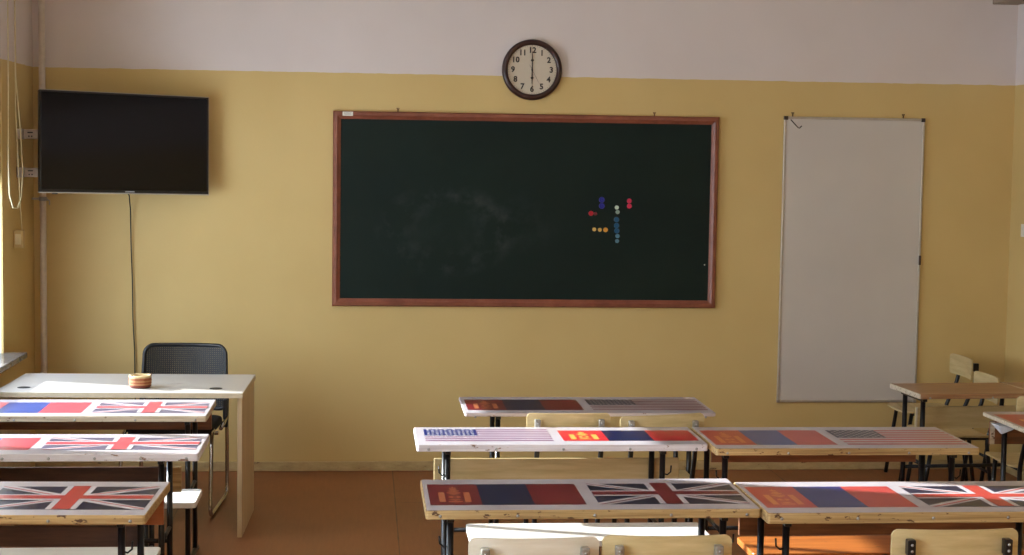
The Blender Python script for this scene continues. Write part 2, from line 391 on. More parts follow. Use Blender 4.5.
# ------------------------------------------------------------------ wall clock
t = thing('wall_clock', 'round brown wall clock showing six above the chalkboard', 'clock', (3.017, 0, 2.501))
FR = Matrix.Rotation(R(90), 4, 'X')          # local z -> -y (towards the room)
RIMM = woody('clock_brown', srgb(46, 24, 19), srgb(56, 30, 24), srgb(66, 37, 29), (3, 3, 3), .3, 4)
MB().lathe([(.0, .0), (.186, .0), (.187, .02), (.182, .036), (.168, .043), (.155, .038), (.153, .026), (.151, .020)], 72, mat=FR).build('rim', RIMM, t)
MB().lathe([(.0, .0215), (.155, .021)], 64, mat=FR).build('dial', simple('clock_dial', srgb(206, 194, 172), .5, 0, .02), t)
def text_mb(body, size, mat4, extrude=.0008, align='CENTER'):
    cv = bpy.data.curves.new('lettering', 'FONT'); cv.body = body; cv.size = size; cv.extrude = extrude
    cv.align_x = align; cv.align_y = 'CENTER'; cv.resolution_u = 3; cv.offset = .0016
    o = bpy.data.objects.new('lettering', cv); col.objects.link(o)
    bpy.context.view_layer.update()
    me = bpy.data.meshes.new_from_object(o.evaluated_get(bpy.context.evaluated_depsgraph_get()))
    bpy.data.objects.remove(o); bpy.data.curves.remove(cv)
    return [mat4 @ v.co for v in me.vertices], [list(p.vertices) for p in me.polygons]
BLK = simple('clock_black', srgb(34, 24, 20), .5)
for hnum in range(1, 13):
    a = R(90-30*hnum); rr = .119
    vs, fs = text_mb(str(hnum), .048, FR @ Matrix.Translation((rr*math.cos(a), rr*math.sin(a), .0228)))
    MB().add(vs, fs).build('numeral', BLK, t)
tk = MB()
for i in range(60):
    a = R(6*i); m4 = FR @ Matrix.Rotation(a, 4, 'Z'); tk.box(-.0008, .0008, .143, .148 if i % 5 else .1495, .0222, .0228, mat=m4)
tk.build('minute_track', BLK, t)
def hand(name, ang, length, wd, z, spade=None, tail=.02):
    m4 = FR @ Matrix.Rotation(R(ang), 4, 'Z')
    h = MB().prism([(-wd, -tail), (wd, -tail), (wd*1.2, length*.6), (wd*.4, length), (-wd*.4, length), (-wd*1.2, length*.6)], z, z+.0012, mat=m4)
    if spade: h.prism([(0, spade-.016), (.011, spade-.006), (.003, spade+.003), (0, spade+.016), (-.003, spade+.003), (-.011, spade-.006)], z, z+.0014, mat=m4)
    h.build(name, BLK, t)
hand('hour_hand', 180, .088, .0032, .0245, .055)
hand('minute_hand', 0, .116, .0026, .0265, .064)
hand('second_hand', -152, .098, .0007, .0285, None, .035)
MB().lathe([(0, .031), (.005, .030), (.006, .023)], 16, mat=FR).build('hub', BLK, t)
k = N('clock_glass'); k.t.nodes.remove(k.b); tr = k.n('BsdfTransparent'); gl = k.n('BsdfGlossy'); gl.inputs['Roughness'].default_value = .05
mx = k.n('MixShader'); mx.inputs[0].default_value = .03
k.l(tr.outputs[0], mx.inputs[1]); k.l(gl.outputs[0], mx.inputs[2]); k.l(mx.outputs[0], k.t.nodes['Material Output'].inputs[0])
MB().lathe([(0, .0345), (.157, .0335)], 48, mat=FR).build('glass', k.m, t)

# ------------------------------------------------------------------ chalkboard
bx0, bx1, bz0, bz1 = 1.798, 4.198, 1.031, 2.2295
t = thing('chalkboard', 'wide dark green chalkboard in a reddish brown wooden frame', 'chalkboard', ((bx0+bx1)/2, 0, bz0))
W2, HB = (bx1-bx0)/2, bz1-bz0
k = N('chalkboard_green'); v = k.coord((1, 1, 1))
def blob(cx, cz, rx_, rz_):
    m_ = k.n('Mapping'); m_.inputs['Location'].default_value = (-cx/rx_, 0, -cz/rz_); m_.inputs['Scale'].default_value = (1/rx_, 0.0, 1/rz_)
    k.l(k.n('TexCoord').outputs['Object'], m_.inputs[0])
    ln = k.n('VectorMath', operation='LENGTH'); k.l(m_.outputs[0], ln.inputs[0])
    return ln.outputs['Value']
base = k.ramp(k.noise(v, 2.5, 5), [(.3, srgb(20, 33, 29)), (.7, srgb(24, 38, 33))])
f1 = k.noise(v, 5.5, 5, .6)
sm1 = k.ramp(f1, [(.46, (0, 0, 0, 1)), (.66, (1, 1, 1, 1))])
ring = k.ramp(blob(-.50, .47, .46, .30), [(.35, (.15, .15, .15, 1)), (.75, (1, 1, 1, 1)), (1.0, (0, 0, 0, 1))])
bl2 = k.ramp(blob(-.05, .52, .30, .22), [(.2, (.5, .5, .5, 1)), (1.0, (0, 0, 0, 1))])
msk = k.mix(1.0, ring, bl2, 'ADD'); msk = k.mix(1.0, msk, sm1, 'MULTIPLY')
msk = k.mix(1.0, msk, (.13, .13, .13, 1), 'MULTIPLY')
k.col(k.mix(msk, base, srgb(120, 128, 122))); k.b.inputs['Roughness'].default_value = .55; k.b.inputs['Specular IOR Level'].default_value = .16
MB().box(-W2+.04, W2-.04, -.016, 0, .04, HB-.04).build('board_surface', k.m, t)
FRM = woody('board_frame_wood', srgb(118, 64, 46), srgb(134, 75, 54), srgb(148, 87, 64), (2, 2, 2), .4, 5)
def frame_prof(mb, a, b, inward, wdt=.048, dep=.034):
    a, b, inw = Vector(a), Vector(b), Vector(inward)
    prof = [(0, 0), (0, .022), (.008, .032), (.026, dep), (.036, .026), (wdt, .020), (wdt, 0)]
    d = (b-a).normalized()
    va = []
    for p_, end in ((a, 1), (b, -1)):
        for q, dep_ in prof: va.append(p_+inw*q+d*q*end+Vector((0, -dep_, 0)))
    n = len(prof)
    mb.add(va, [(i, (i+1) % n, n+(i+1) % n, n+i) for i in range(n)])
f = MB()
frame_prof(f, (-W2, 0, 0), (W2, 0, 0), (0, 0, 1)); frame_prof(f, (-W2, 0, HB), (W2, 0, HB), (0, 0, -1))
frame_prof(f, (-W2, 0, 0), (-W2, 0, HB), (1, 0, 0)); frame_prof(f, (W2, 0, 0), (W2, 0, HB), (-1, 0, 0))
f.build('frame', FRM, t)
for X in (2.194, 3.789):
    MB().tube([(X-(bx0+bx1)/2, -.006, HB-.004), (X-(bx0+bx1)/2, -.006, HB+.012), (X-(bx0+bx1)/2+.008, -.006, HB+.022), (X-(bx0+bx1)/2-.008, -.006, HB+.022), (X-(bx0+bx1)/2, -.006, HB+.012)], .0035, 6).build('hanging_hook', simple('hook_brass', srgb(110, 72, 40), .4, .5), t)
lb = MB().box(-W2+.058, -W2+.121, -.0362, -.0342, HB-.030, HB-.004)
lb.add([], [])
for i, (a0, a1) in enumerate(((.065, .113), (.065, .107), (.069, .111))): lb.box(-W2+a0, -W2+a1, -.0368, -.0363, HB-.011-i*.006, HB-.0095-i*.006, 1)
tag(lb.build('paper_sticker', [WHITEPL, simple('grey_ink', srgb(120, 112, 108), .6)], t), 'white maker sticker')
MB().lathe([(0, .0178), (.004, .017), (.0045, .0162)], 10, mat=Matrix.Translation((4.126-(bx0+bx1)/2, 0, 1.304-bz0)) @ FR).build('chalk_dot', WHITEPL, t)

# round magnets on the board (x, z, radius, colour, label)
def mag_mat(n_, c): return simple(n_, c, .3, 0, .02)
MG = {'blue': mag_mat('magnet_blue', srgb(24, 34, 150)), 'red': mag_mat('magnet_red', srgb(190, 28, 48)), 'dred': mag_mat('magnet_dark_red', srgb(120, 26, 36)),
      'white': mag_mat('magnet_white', srgb(196, 214, 196)), 'grey': mag_mat('magnet_grey_green', srgb(150, 176, 160)), 'pink': mag_mat('magnet_pink', srgb(214, 44, 84)),
      'teal': mag_mat('magnet_teal', srgb(14, 84, 122)), 'steel': mag_mat('magnet_pale_blue', srgb(96, 140, 160)), 'yellow': mag_mat('magnet_yellow', srgb(226, 186, 96)), 'orange': mag_mat('magnet_orange', srgb(226, 160, 60))}
mags = [(3.466, 1.705, .021, 'blue', 'dark blue round magnet, upper one of the pair on the chalkboard'),
        (3.467, 1.667, .021, 'blue', 'dark blue round magnet, lower one of the pair on the chalkboard'),
        (3.400, 1.620, .018, 'red', 'red round magnet left of the blue pair on the chalkboard'),
        (3.428, 1.618, .012, 'dred', 'smallest dark red magnet beside the larger red one'),
        (3.561, 1.662, .015, 'white', 'whitish magnet at the very top of the long column'),
        (3.567, 1.634, .015, 'grey', 'pale grey green magnet second from the top of the long column'),
        (3.639, 1.700, .018, 'pink', 'pink magnet, upper one of the pair at the right'),
        (3.640, 1.668, .018, 'pink', 'pink magnet, lower one of the pair at the right'),
        (3.561, 1.587, .019, 'teal', 'teal blue magnet, third from the top of the long column'),
        (3.562, 1.550, .019, 'teal', 'teal blue magnet, fourth from the top of the long column'),
        (3.564, 1.517, .019, 'teal', 'teal blue magnet, fifth from the top of the long column'),
        (3.569, 1.484, .015, 'steel', 'pale blue magnet second from the bottom of the long column'),
        (3.567, 1.453, .014, 'steel', 'pale blue magnet at the very bottom of the long column'),
        (3.422, 1.520, .014, 'yellow', 'pale yellow magnet, leftmost of three in a row'),
        (3.457, 1.518, .014, 'yellow', 'pale yellow magnet in the middle of three in a row'),
        (3.493, 1.518, .017, 'orange', 'larger orange yellow ringed magnet, rightmost of three in a row')]
for X, Z, r_, cn, lab in mags:
    r_ *= .86; Z -= .004 if 3.55 < X < 3.6 else 0
    o = MB().lathe([(r_, 0), (r_, .006), (r_*.92, .009), (r_*.7, .0095), (r_*.62, .0078), (r_*.35, .0078), (0, .010)], 24, mat=FR).build('magnet', MG[cn], loc=(X, -.0162, Z))
    tag(o, lab, 'magnet', 'magnets on the chalkboard')

# ------------------------------------------------------------------ whiteboard
wx0, wx1, wz0, wz1 = 4.613, 5.520, .4326, 2.242
t = thing('whiteboard', 'tall narrow grey-white whiteboard hung right of the chalkboard', 'whiteboard', ((wx0+wx1)/2, 0, wz0))
W2, HB = (wx1-wx0)/2, wz1-wz0
k = N('whiteboard_enamel'); v = k.coord()
f1 = k.noise(v, 1.6, 3); k.col(k.ramp(f1, [(.3, srgb(197, 190, 182)), (.7, srgb(205, 198, 189))])); k.b.inputs['Roughness'].default_value = .32
MB().box(-W2+.006, W2-.006, -.014, 0, .006, HB-.006).build('writing_surface', k.m, t)
ALU = simple('aluminium', srgb(186, 178, 166), .35, .5)
f = MB()
for a in ((-W2, W2, 0, .016), (-W2, W2, HB-.016, HB), (-W2, -W2+.014, .016, HB-.016), (W2-.014, W2, .016, HB-.016)): f.box(a[0], a[1], -.019, 0, a[2], a[3])
f.build('frame', ALU, t, .003)
CAP = simple('corner_cap', srgb(60, 44, 36), .5)
for sx, z in ((-1, HB), (1, HB)):
    c = MB().box(sx*W2-(.002 if sx < 0 else .024), sx*W2+(.024 if sx < 0 else .002), -.022, 0, z-.022, z+.002); c.build('corner_cap', CAP, t, .004)
for sx in (-1, 1):
    c = MB().box(sx*W2-(.002 if sx < 0 else .024), sx*W2+(.024 if sx < 0 else .002), -.022, 0, -.002, .022); tag(c.build('corner_cap', ALU, t, .004), 'grey corner cap')
for X in (4.668, 5.381):
    xx = X-(wx0+wx1)/2; MB().tube([(xx, -.006, HB-.004), (xx, -.006, HB+.014), (xx+.008, -.006, HB+.024), (xx-.008, -.006, HB+.024), (xx, -.006, HB+.014)], .0035, 6).build('hanging_hook', simple('hook_dark', srgb(80, 60, 40), .4, .4), t)
xx = -(wx0+wx1)/2; zz = -wz0
MB().tube([(4.654+xx, -.0145, 2.222+zz), (4.704+xx, -.0145, 2.171+zz), (4.712+xx, -.0145, 2.170+zz), (4.726+xx, -.0145, 2.184+zz)], .0035, 6, flat=(.0035, .0008)).build('marker_tick', CAP, t)
o = MB().box(-.007, .007, -.034, -.0195, -.03, .03).build('board_clip', CAP, None, .003, loc=(5.512, 0, 1.345)); tag(o, 'small black clip on the right edge of the whiteboard', 'clip')
# little white knob on the right wall
t = thing('wall_switch', 'small white switch at the edge of the right wall', 'switch', (XR, -.24, 1.55))
MB().box(-.012, 0, -.04, .04, -.04, .04).build('plate', WHITEPL, t, .003); MB().box(-.018, -.012, -.025, .025, -.028, .028).build('rocker', WHITEPL, t, .003)

# ------------------------------------------------------------------ flags
def clip(poly, x0, x1, y0, y1):
    def cl(P, inside, inter):
        out = []
        for i in range(len(P)):
            a, b = P[i-1], P[i]
            if inside(b):
                if not inside(a): out.append(inter(a, b))
                out.append(b)
            elif inside(a): out.append(inter(a, b))
        return out
    def ix(c): return lambda a, b: (c, a[1]+(b[1]-a[1])*(c-a[0])/(b[0]-a[0]))
    def iy(c): return lambda a, b: (a[0]+(b[0]-a[0])*(c-a[1])/(b[1]-a[1]), c)
    for ins, it in ((lambda p: p[0] >= x0, ix(x0)), (lambda p: p[0] <= x1, ix(x1)), (lambda p: p[1] >= y0, iy(y0)), (lambda p: p[1] <= y1, iy(y1))):
        if not poly: return []
        poly = cl(poly, ins, it)
    return poly
class Sheet:
    def __init__(s, z): s.mb = MB(); s.z = z; s.L = 0
    def poly(s, P, mi, layer):
        if len(P) < 3: return
        z = s.z+.0004*layer
        s.mb.add([(x, y, z) for x, y in P], [list(range(len(P)))], mi)
    def rect(s, x0, x1, y0, y1, mi, layer): s.poly([(x0, y0), (x1, y0), (x1, y1), (x0, y1)], mi, layer)
# material slots: 0 silver 1 red 2 blue 3 gold 4 dark blue 5 white
def flag_mongolia(S, x0, x1, y0, y1):
    w, h = x1-x0, y1-y0
    S.rect(x0, x0+w/3, y0, y1, 1, 1); S.rect(x0+w/3, x0+2*w/3, y0, y1, 2, 1); S.rect(x0+2*w/3, x1, y0, y1, 1, 1)
    cx = x0+w/6; u = w/3*.62; b = y0+h*.14; q = h*.74
    def r_(a, b_, c, d, mi=3, ly=2): S.rect(cx+a*u, cx+b_*u, b+c*q, b+d*q, mi, ly)
    r_(-.5, -.30, 0, .62); r_(.30, .5, 0, .62)
    r_(-.22, .22, 0, .06); r_(-.22, .22, .56, .62)
    S.poly([(cx-.22*u, b+.16*q), (cx, b+.08*q), (cx+.22*u, b+.16*q)], 3, 2)
    S.poly([(cx-.22*u, b+.54*q), (cx+.22*u, b+.54*q), (cx, b+.46*q)][::-1], 3, 2)
    def circ(cy, rr, mi, ly, n=20, a0=0, a1=360): S.poly([(cx+rr*u*math.cos(R(a0+(a1-a0)*i/n)), b+cy*q+rr*u*.9*math.sin(R(a0+(a1-a0)*i/n))) for i in range(n)], mi, ly)
    circ(.31, .20, 3, 2); circ(.35, .075, 1, 3, 10); circ(.27, .075, 1, 3, 10)
    circ(.72, .19, 3, 2, 20, 180, 380); circ(.77, .12, 3, 4)
    S.poly([(cx-.12*u, b+.86*q), (cx+.12*u, b+.86*q), (cx+.09*u, b+.93*q), (cx+.04*u, b+.91*q), (cx, b+1.0*q), (cx-.04*u, b+.91*q), (cx-.09*u, b+.93*q)], 3, 2)
def flag_uk(S, x0, x1, y0, y1):
    S.rect(x0, x1, y0, y1, 4, 1); cx, cy = (x0+x1)/2, (y0+y1)/2
    def band(a, b, w, mi, ly, off=0):
        d = Vector((b[0]-a[0], b[1]-a[1])).normalized(); n_ = Vector((-d.y, d.x))
        a = Vector(a)-d*.1+n_*off; b = Vector(b)+d*.1*(1 if mi == 5 else 1)+n_*off
        P = [tuple(a-n_*w), tuple(b-n_*w), tuple(b+n_*w), tuple(a+n_*w)]
        S.poly(clip(P, x0, x1, y0, y1), mi, ly)
    band((x0, y0), (x1, y1), .022, 5, 2); band((x0, y1), (x1, y0), .022, 5, 3)
    for a, s_ in (((x0, y0), -1), ((x1, y1), -1), ((x0, y1), -1), ((x1, y0), -1)):
        a_ = Vector(a); c_ = Vector((cx, cy)); d = (c_-a_).normalized(); n_ = Vector((-d.y, d.x))*s_
        P = [tuple(a_), tuple(c_), tuple(c_+n_*.018), tuple(a_+n_*.018)]
        if s_ < 0: P = P[::-1]
        S.poly(clip([tuple(a_-d*.05), tuple(c_), tuple(c_+n_*.009), tuple(a_-d*.05+n_*.009)][::-1], x0, x1, y0, y1), 1, 4)
    S.rect(cx-.052, cx+.052, y0, y1, 5, 5); S.rect(x0, x1, cy-.046, cy+.046, 5, 6)
    S.rect(cx-.031, cx+.031, y0, y1, 1, 7); S.rect(x0, x1, cy-.028, cy+.028, 1, 8)
def flag_usa(S, x0, x1, y0, y1, stripe=1, canton=2):
    S.rect(x0, x1, y0, y1, 5, 1); h = (y1-y0)/13
    for i in range(0, 13, 2): S.rect(x0, x1, y0+i*h, y0+(i+1)*h, stripe, 2)
    cw = (x1-x0)*.42; S.rect(x0, x0+cw, y1-7*h, y1, canton, 3)
    for r_ in range(9):
        for c_ in range(6 if r_ % 2 == 0 else 5):
            sx = x0+cw*((c_+.5 if r_ % 2 == 0 else c_+1)/6); sy = y1-7*h*((r_+.7)/9.4)
            P = []
            for i in range(10):
                rr = .0105 if i % 2 == 0 else .005; P.append((sx+rr*math.cos(R(90+36*i)), sy+rr*math.sin(R(90+36*i))))
            S.poly(P, 5, 4)

# ------------------------------------------------------------------ school desks
TH = .040
def desk(label, x0, x1, y0, y1, kinds, edge, panel, leg_in=(.09, .10), reds=V_RED, hook=True, top=None, screws=5, rz=0, th=.034, gc=0, gold=V_GOLD, blue=V_BLUE, dk=V_DKBLUE, fm=.095, sub=None, group='flag-topped school desks'):
    TH = th
    cx, cy = (x0+x1)/2, (y0+y1)/2; w, d = x1-x0, y1-y0
    t = thing('school_desk', label, 'desk', (cx, cy, 0), rz, group)
    Z = .75; a, b = w/2, d/2
    MB().prism(rrect(-a, a, -b, b, .012), Z-TH, Z-.0022, mi=0).build('tabletop', edge if top is None else top, t, .003)
    if kinds:
        S = Sheet(Z-.0018); S.rect(-a+.004, a-.004, -b+.004, b-.004, 0, 0)
        g = .02; half = (w-.045-2*g)/2; fy0, fy1 = -b+.085, b-fm
        for i, kd in enumerate(kinds):
            fx0, fx1 = ((-a+g, gc-.0225), (gc+.0225, a-g))[i]
            if kd == 'M': flag_mongolia(S, fx0, fx1, fy0, fy1)
            elif kd == 'K': flag_uk(S, fx0, fx1, fy0, fy1)
            elif kd == 'U': flag_usa(S, fx0+.02, fx1, fy0-.0, fy1+.03, 6, 4)
            elif kd == 'u': flag_usa(S, fx0, fx1, fy0, fy1, 1, 4)
        pr = S.mb.build('printed_sheet', [V_SILVER, reds, blue, gold, dk, V_WHITE, V_MAUVE], t)
        tag(pr, 'glossy sheet printed with flags')
    for i in range(screws):
        xx = -a+.05+(w-.1)*i/(screws-1)
        MB().lathe([(0, .004), (.005, .003), (.006, 0)], 10, mat=Matrix.Translation((xx, -b-.0004, Z-.022)) @ FR).build('screw', STEEL, t)
    if panel:
        z0, z1, pm, yy, pa, pb = panel
        MB().box(-a+pa, a-pb, yy-.009+b, yy+.009+b, z0, z1).build('modesty_panel', pm, t, .002)
    if sub: MB().box(-a+.06, a-.11, b-.05, b-.035, sub[0], sub[1]).build('floor_shade_strip', DARKBR, t, .002)  # dark strip added in place of deeply shaded floor under the desk
    la, lb_ = -a+leg_in[0], a-leg_in[1]
    for lx in (la, lb_):
        for ly in (-b+.09, b-.09):
            MB().tube([(lx, ly, .024), (lx, ly, Z-TH-.012)], .013, 14, flat=(.017, .0125)).build('leg', METAL, t)
        MB().tube(arc_path([(lx, -b+.02, .004), (lx, -b+.02, .018), (lx, b-.02, .018), (lx, b-.02, .004)], .01), .014, 10).build('foot_rail', METAL, t)
        MB().box(lx-.012, lx+.012, -b+.06, b-.06, Z-TH-.024, Z-TH).build('top_rail', METAL, t, .002)
        MB().tube([(lx, -b+.09, .36), (lx, b-.09, .36)], .009, 8).build('side_bar', METAL, t)
    MB().tube([(la, b-.09, .30), (lb_, b-.09, .30)], .010, 8).build('cross_bar', METAL, t)
    if hook:
        for lx, s_ in ((la, -1), (lb_, 1)):
            MB().tube([(lx, -b+.085, .605), (lx+s_*.022, -b+.085, .60), (lx+s_*.036, -b+.085, .612), (lx+s_*.038, -b+.085, .640)], .0035, 8).build('bag_hook', METAL, t)
    return t
# panel: z0, z1, material, y offset from far edge, left inset, right inset
desk('centre desk nearest the front wall, red-blue-red flag left, striped flag right', 2.477, 3.690, -2.415, -1.900, 'Mu', MAUVEEDGE, None, (.165, .11), V_MAROON, th=.020, gold=V_DIMGOLD, blue=V_DEEPNAVY)
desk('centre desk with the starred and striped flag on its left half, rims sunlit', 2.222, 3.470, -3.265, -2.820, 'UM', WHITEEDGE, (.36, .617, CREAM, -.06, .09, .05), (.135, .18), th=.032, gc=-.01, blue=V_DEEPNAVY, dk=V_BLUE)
desk('long centre desk nearest the camera, crossed flag on its right half, raw edge', 2.212, 3.388, -4.540, -4.0, 'MK', RAWEDGE, None, (.09, .115), V_MAROON, th=.034, gc=.005, gold=V_DIMGOLD, blue=V_DEEPNAVY)
desk('right-hand desk with striped flag, directly behind the nearest right desk', 3.482, 4.634, -3.37, -2.822, 'Mu', RAWEDGE, (.655, .712, BROWN, -.36, .02, .22), (.06, .09), V_GLARERED, th=.032, gold=V_ORGOLD, blue=V_GLAREBLUE)
desk('right-hand desk nearest the camera, sun strip across its far edge', 3.394, 4.575, -4.61, -4.07, 'MK', RAWEDGE, (.55, .706, BROWN, -.03, .02, .02), (.09, .09), V_GLARERED, th=.040, gold=V_ORGOLD)
desk('left desk nearest the camera with a crossed flag and raw pine edge', .092, 1.278, -4.57, -4.005, 'MK', RAWEDGE, (.594, .712, ORANGE, -.03, .03, .020), (.10, .095), V_GLARERED, th=.034, gc=-.01, rz=R(-1.8), sub=(.515, .59))
lm = desk('left middle desk, washed out by sun, row of screws along its edge', .140, 1.332, -3.455, -2.99, 'MK', WHITEEDGE, (.50, .61, DARKBR, -.03, .05, .160), (.13, .16), V_PINK, screws=7, th=.034, gc=-.075, blue=V_GLAREBLUE, dk=V_GLAREGREY)
desk('left desk right in front of the white teacher desk, sunlit, crossed flag', .078, 1.272, -2.505, -2.000, 'MK', PALEEDGE, (.605, .712, BROWN, -.03, .02, .02), (.11, .095), V_PINK, th=.030, gc=.035, blue=V_GLAREBLUE, dk=V_GLAREGREY)
tag(MB().box(.596-.160, .596-.117, .2325-.038, .2325-.022, .50, .61).build('panel_end', RAWEDGE, lm, .002), 'pale wooden panel end')
tm = desk('red-sheeted desk at the right picture edge beside a dangling white paper', 5.030, 6.085, -2.93, -2.375, 'M', PALEEDGE, (.60, .712, BROWN, -.07, .012, .03), (.08, .08), V_GLARERED, hook=False, th=.022, gc=.52, fm=.09)
tag(MB().box(-.5275+.012-.0005, -.5275+.034, .2775-.082, .2775-.0795, .60, .712).build('edge_band', PALEEDGE, tm), 'pale end band')
# bare desk far right
rb = desk('bare brown wooden desk without flags beneath the whiteboard corner', 4.905, 6.06, -1.765, -1.345, '', TABLEWOOD, (.52, .64, CREAM, -.15, .085, .05), (.05, .06), group='bare classroom desks', hook=False, screws=4, rz=R(4), th=.028)
tag(MB().box(-.5825, -.578, -.205, .205, .722, .749).build('edge_band', PALEEDGE, rb, .001), 'pale end band')
MB().box(.075, .083, -.205, .205, .7478, .7486).build('seam_strip', PALEEDGE, rb)
tag(MB().box(-.5775+.0845, -.5775+.094, .21-.1625, .21-.1595, .52, .64).build('panel_end', PALEPLY, rb), 'whitish panel end')

# paper tucked under the right desk
pp = MB(); pp.add([(5.035, -2.92, .708), (5.125, -2.92, .708), (5.12, -2.80, .706), (5.04, -2.80, .706), (5.05, -2.925, .668), (5.105, -2.93, .690), (5.10, -2.90, .692), (5.055, -2.90, .665)],
   [(0, 1, 2, 3), (0, 4, 5, 1), (1, 5, 6, 2), (2, 6, 7, 3), (3, 7, 4, 0), (4, 7, 6, 5)])
o = pp.build('folded_paper', simple('white_paper', srgb(225, 228, 234), .7), None, .003); o.location = (.005, .36, 0); tag(o, 'crumpled white paper tucked beneath the corner of the red-sheeted desk', 'paper')

# ------------------------------------------------------------------ benches
def bench(label, x0, x1, y0, y1, mat, z=.45, grey=None, legs=True, inset=.22):
    cx, cy = (x0+x1)/2, (y0+y1)/2; a, b = (x1-x0)/2, (y1-y0)/2
    t = thing('school_bench', label, 'bench', (cx, cy, 0), 0, 'backless school benches')
    m = MB().prism(rrect(-a, a, -b, b, .02), z-.026, z)
    m.build('seat_plank', mat, t, .004)
    for lx in (-a+inset, a-inset):
        for ly in (-b+.05, b-.05): MB().tube([(lx, ly, .02), (lx, ly, z-.026)], .012, 12).build('leg', METAL, t)
        MB().tube([(lx, -b+.01, .014), (lx, b-.01, .014)], .013, 10).build('foot_rail', METAL, t)
        MB().box(lx-.011, lx+.011, -b+.03, b-.03, z-.046, z-.026).build('top_rail', METAL, t, .002)
    MB().tube([(-a+inset, 0, .20), (a-inset, 0, .20)], .009, 8).build('cross_bar', METAL, t)
    for lx in (-a+inset, a-inset): MB().tube([(lx, -b+.05, .20), (lx, b-.05, .20)], .009, 8).build('side_bar', METAL, t)
    return t
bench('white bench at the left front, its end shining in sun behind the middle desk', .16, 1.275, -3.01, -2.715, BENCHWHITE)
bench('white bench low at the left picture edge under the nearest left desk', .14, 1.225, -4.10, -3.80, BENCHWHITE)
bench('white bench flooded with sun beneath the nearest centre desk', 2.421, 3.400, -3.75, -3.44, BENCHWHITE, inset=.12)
bench('orange varnished bench under the nearest right-hand desk', 3.50, 4.60, -3.985, -3.70, ORANGE)

# ------------------------------------------------------------------ school chairs
def chair(label, x, y, rz, back_z=.86, wdt=.395, ply=CREAM, seat_z=.46, bh=.15, metal=METAL, brk=None, lean=0, seat_y=.44):
    """origin under the back; the sitter faces local +y"""
    t = thing('school_chair', label, 'chair', (x, y, 0), rz, 'small plywood school chairs')
    a = wdt/2
    def rc(q, half, r_):      # corner rounding: how much the height shrinks at offset q from centre
        e = half-abs(q)
        return 0 if e >= r_ else r_-math.sqrt(max(0, r_*r_-(r_-e)**2))
    n = 24; cols = []
    xs = [-a+2*a*(.5-.5*math.cos(math.pi*i/n)) for i in range(n+1)]
    for q in xs:
        cv = -.022*(1-(q/a)**2)+.006; s_ = rc(q, a, .022)
        lo, hi = back_z-bh+s_, back_z-s_
        cols.append(((q, cv-.005, lo), (q, cv-.005, hi), (q, cv+.005, hi), (q, cv+.005, lo)))
    MB().columns(cols).build('backrest', ply, t)
    cols = []; sd_ = .38
    for q in xs:
        s_ = rc(q, a, .045); cv = -.008*(1-(q/a)**2)
        y0_, y1_ = seat_y-sd_+s_, seat_y-s_
        cols.append(((q, y0_, seat_z-.006+cv), (q, y1_, seat_z-.002+cv), (q, y1_, seat_z+.008+cv), (q, y0_, seat_z+.004+cv)))
    MB().columns(cols).build('seat', ply, t)
    px = a*.76
    for s_ in (-1, 1):
        # rear post with its flattened top and a fixing plate
        MB().tube(arc_path([(s_*px, -.035, back_z-.028), (s_*px, -.035, back_z-bh-.02), (s_*px, .05, seat_z-.02), (s_*px, .0, .012)], .05), .012, 12).build('rear_leg', metal, t)
        o = MB().box(s_*px-.013, s_*px+.013, -.050, -.018, back_z-.075, back_z-.024).build('bracket', brk or metal, t, .004)
        for zz_ in (-.040, -.060): MB().lathe([(0, .004), (.004, .003), (.005, 0)], 8, mat=Matrix.Translation((s_*px, -.050, back_z+zz_)) @ FR).build('screw', STEEL, o)
        MB().tube([(s_*px, seat_y-.06, seat_z-.010), (s_*px, seat_y+.0, .012)], .012, 12).build('front_leg', metal, t)
        MB().tube([(s_*px, .05, seat_z-.018), (s_*px, seat_y-.05, seat_z-.016)], .010, 10).build('seat_rail', metal, t)
    MB().tube([(-px, .02, .2), (px, .02, .2)], .008, 8).build('cross_bar', metal, t)
    MB().tube([(-px, seat_y-.03, .24), (px, seat_y-.03, .24)], .008, 8).build('cross_bar', metal, t)
    return t
chair('plywood chair, left one of two behind the front centre desk', 2.930, -2.763, 0, .803, .385, seat_z=.45, brk=WORN)
rc_ = chair('plywood chair, right one of two behind the front centre desk, its back slightly askew', 3.363, -2.763, 0, .797, .39, seat_z=.45, brk=WORN)
bk = [c for c in rc_.children if c.name.startswith('backrest')][0]
bk.rotation_euler.y = R(-2.6); bk.location = (.035, 0, 0)
chair('pale plywood chair at the bottom of the picture, left of the touching pair', 2.518, -5.20, R(1), .81, .402, PALEPLY, brk=WORN)
chair('cream plywood chair at the bottom of the picture, right of the touching pair', 2.932, -5.19, R(-.5), .812, .404, brk=WORN)
chair('lone plywood chair at the bottom right, nearest the camera', 3.868, -5.13, 0, .811, .412)
chair('small plywood chair far right with its back seen beside the whiteboard, left of the row', 5.705, -.31, R(90), .765, .37, seat_z=.44, seat_y=.42, bh=.125)
chair('small plywood chair far right, half hidden by the bare desk, middle of the row', 5.585, -1.03, R(90), .75, .37, seat_z=.42, seat_y=.42)
chair('small plywood chair in the far right corner against the side wall', 6.045, -.72, R(90), .80, .37, seat_z=.44, seat_y=.42)
chair('plywood chair between the bare desk and the red-sheeted desk at the right edge', 5.42, -2.315, 0, .815, .38, seat_z=.455, seat_y=.42)

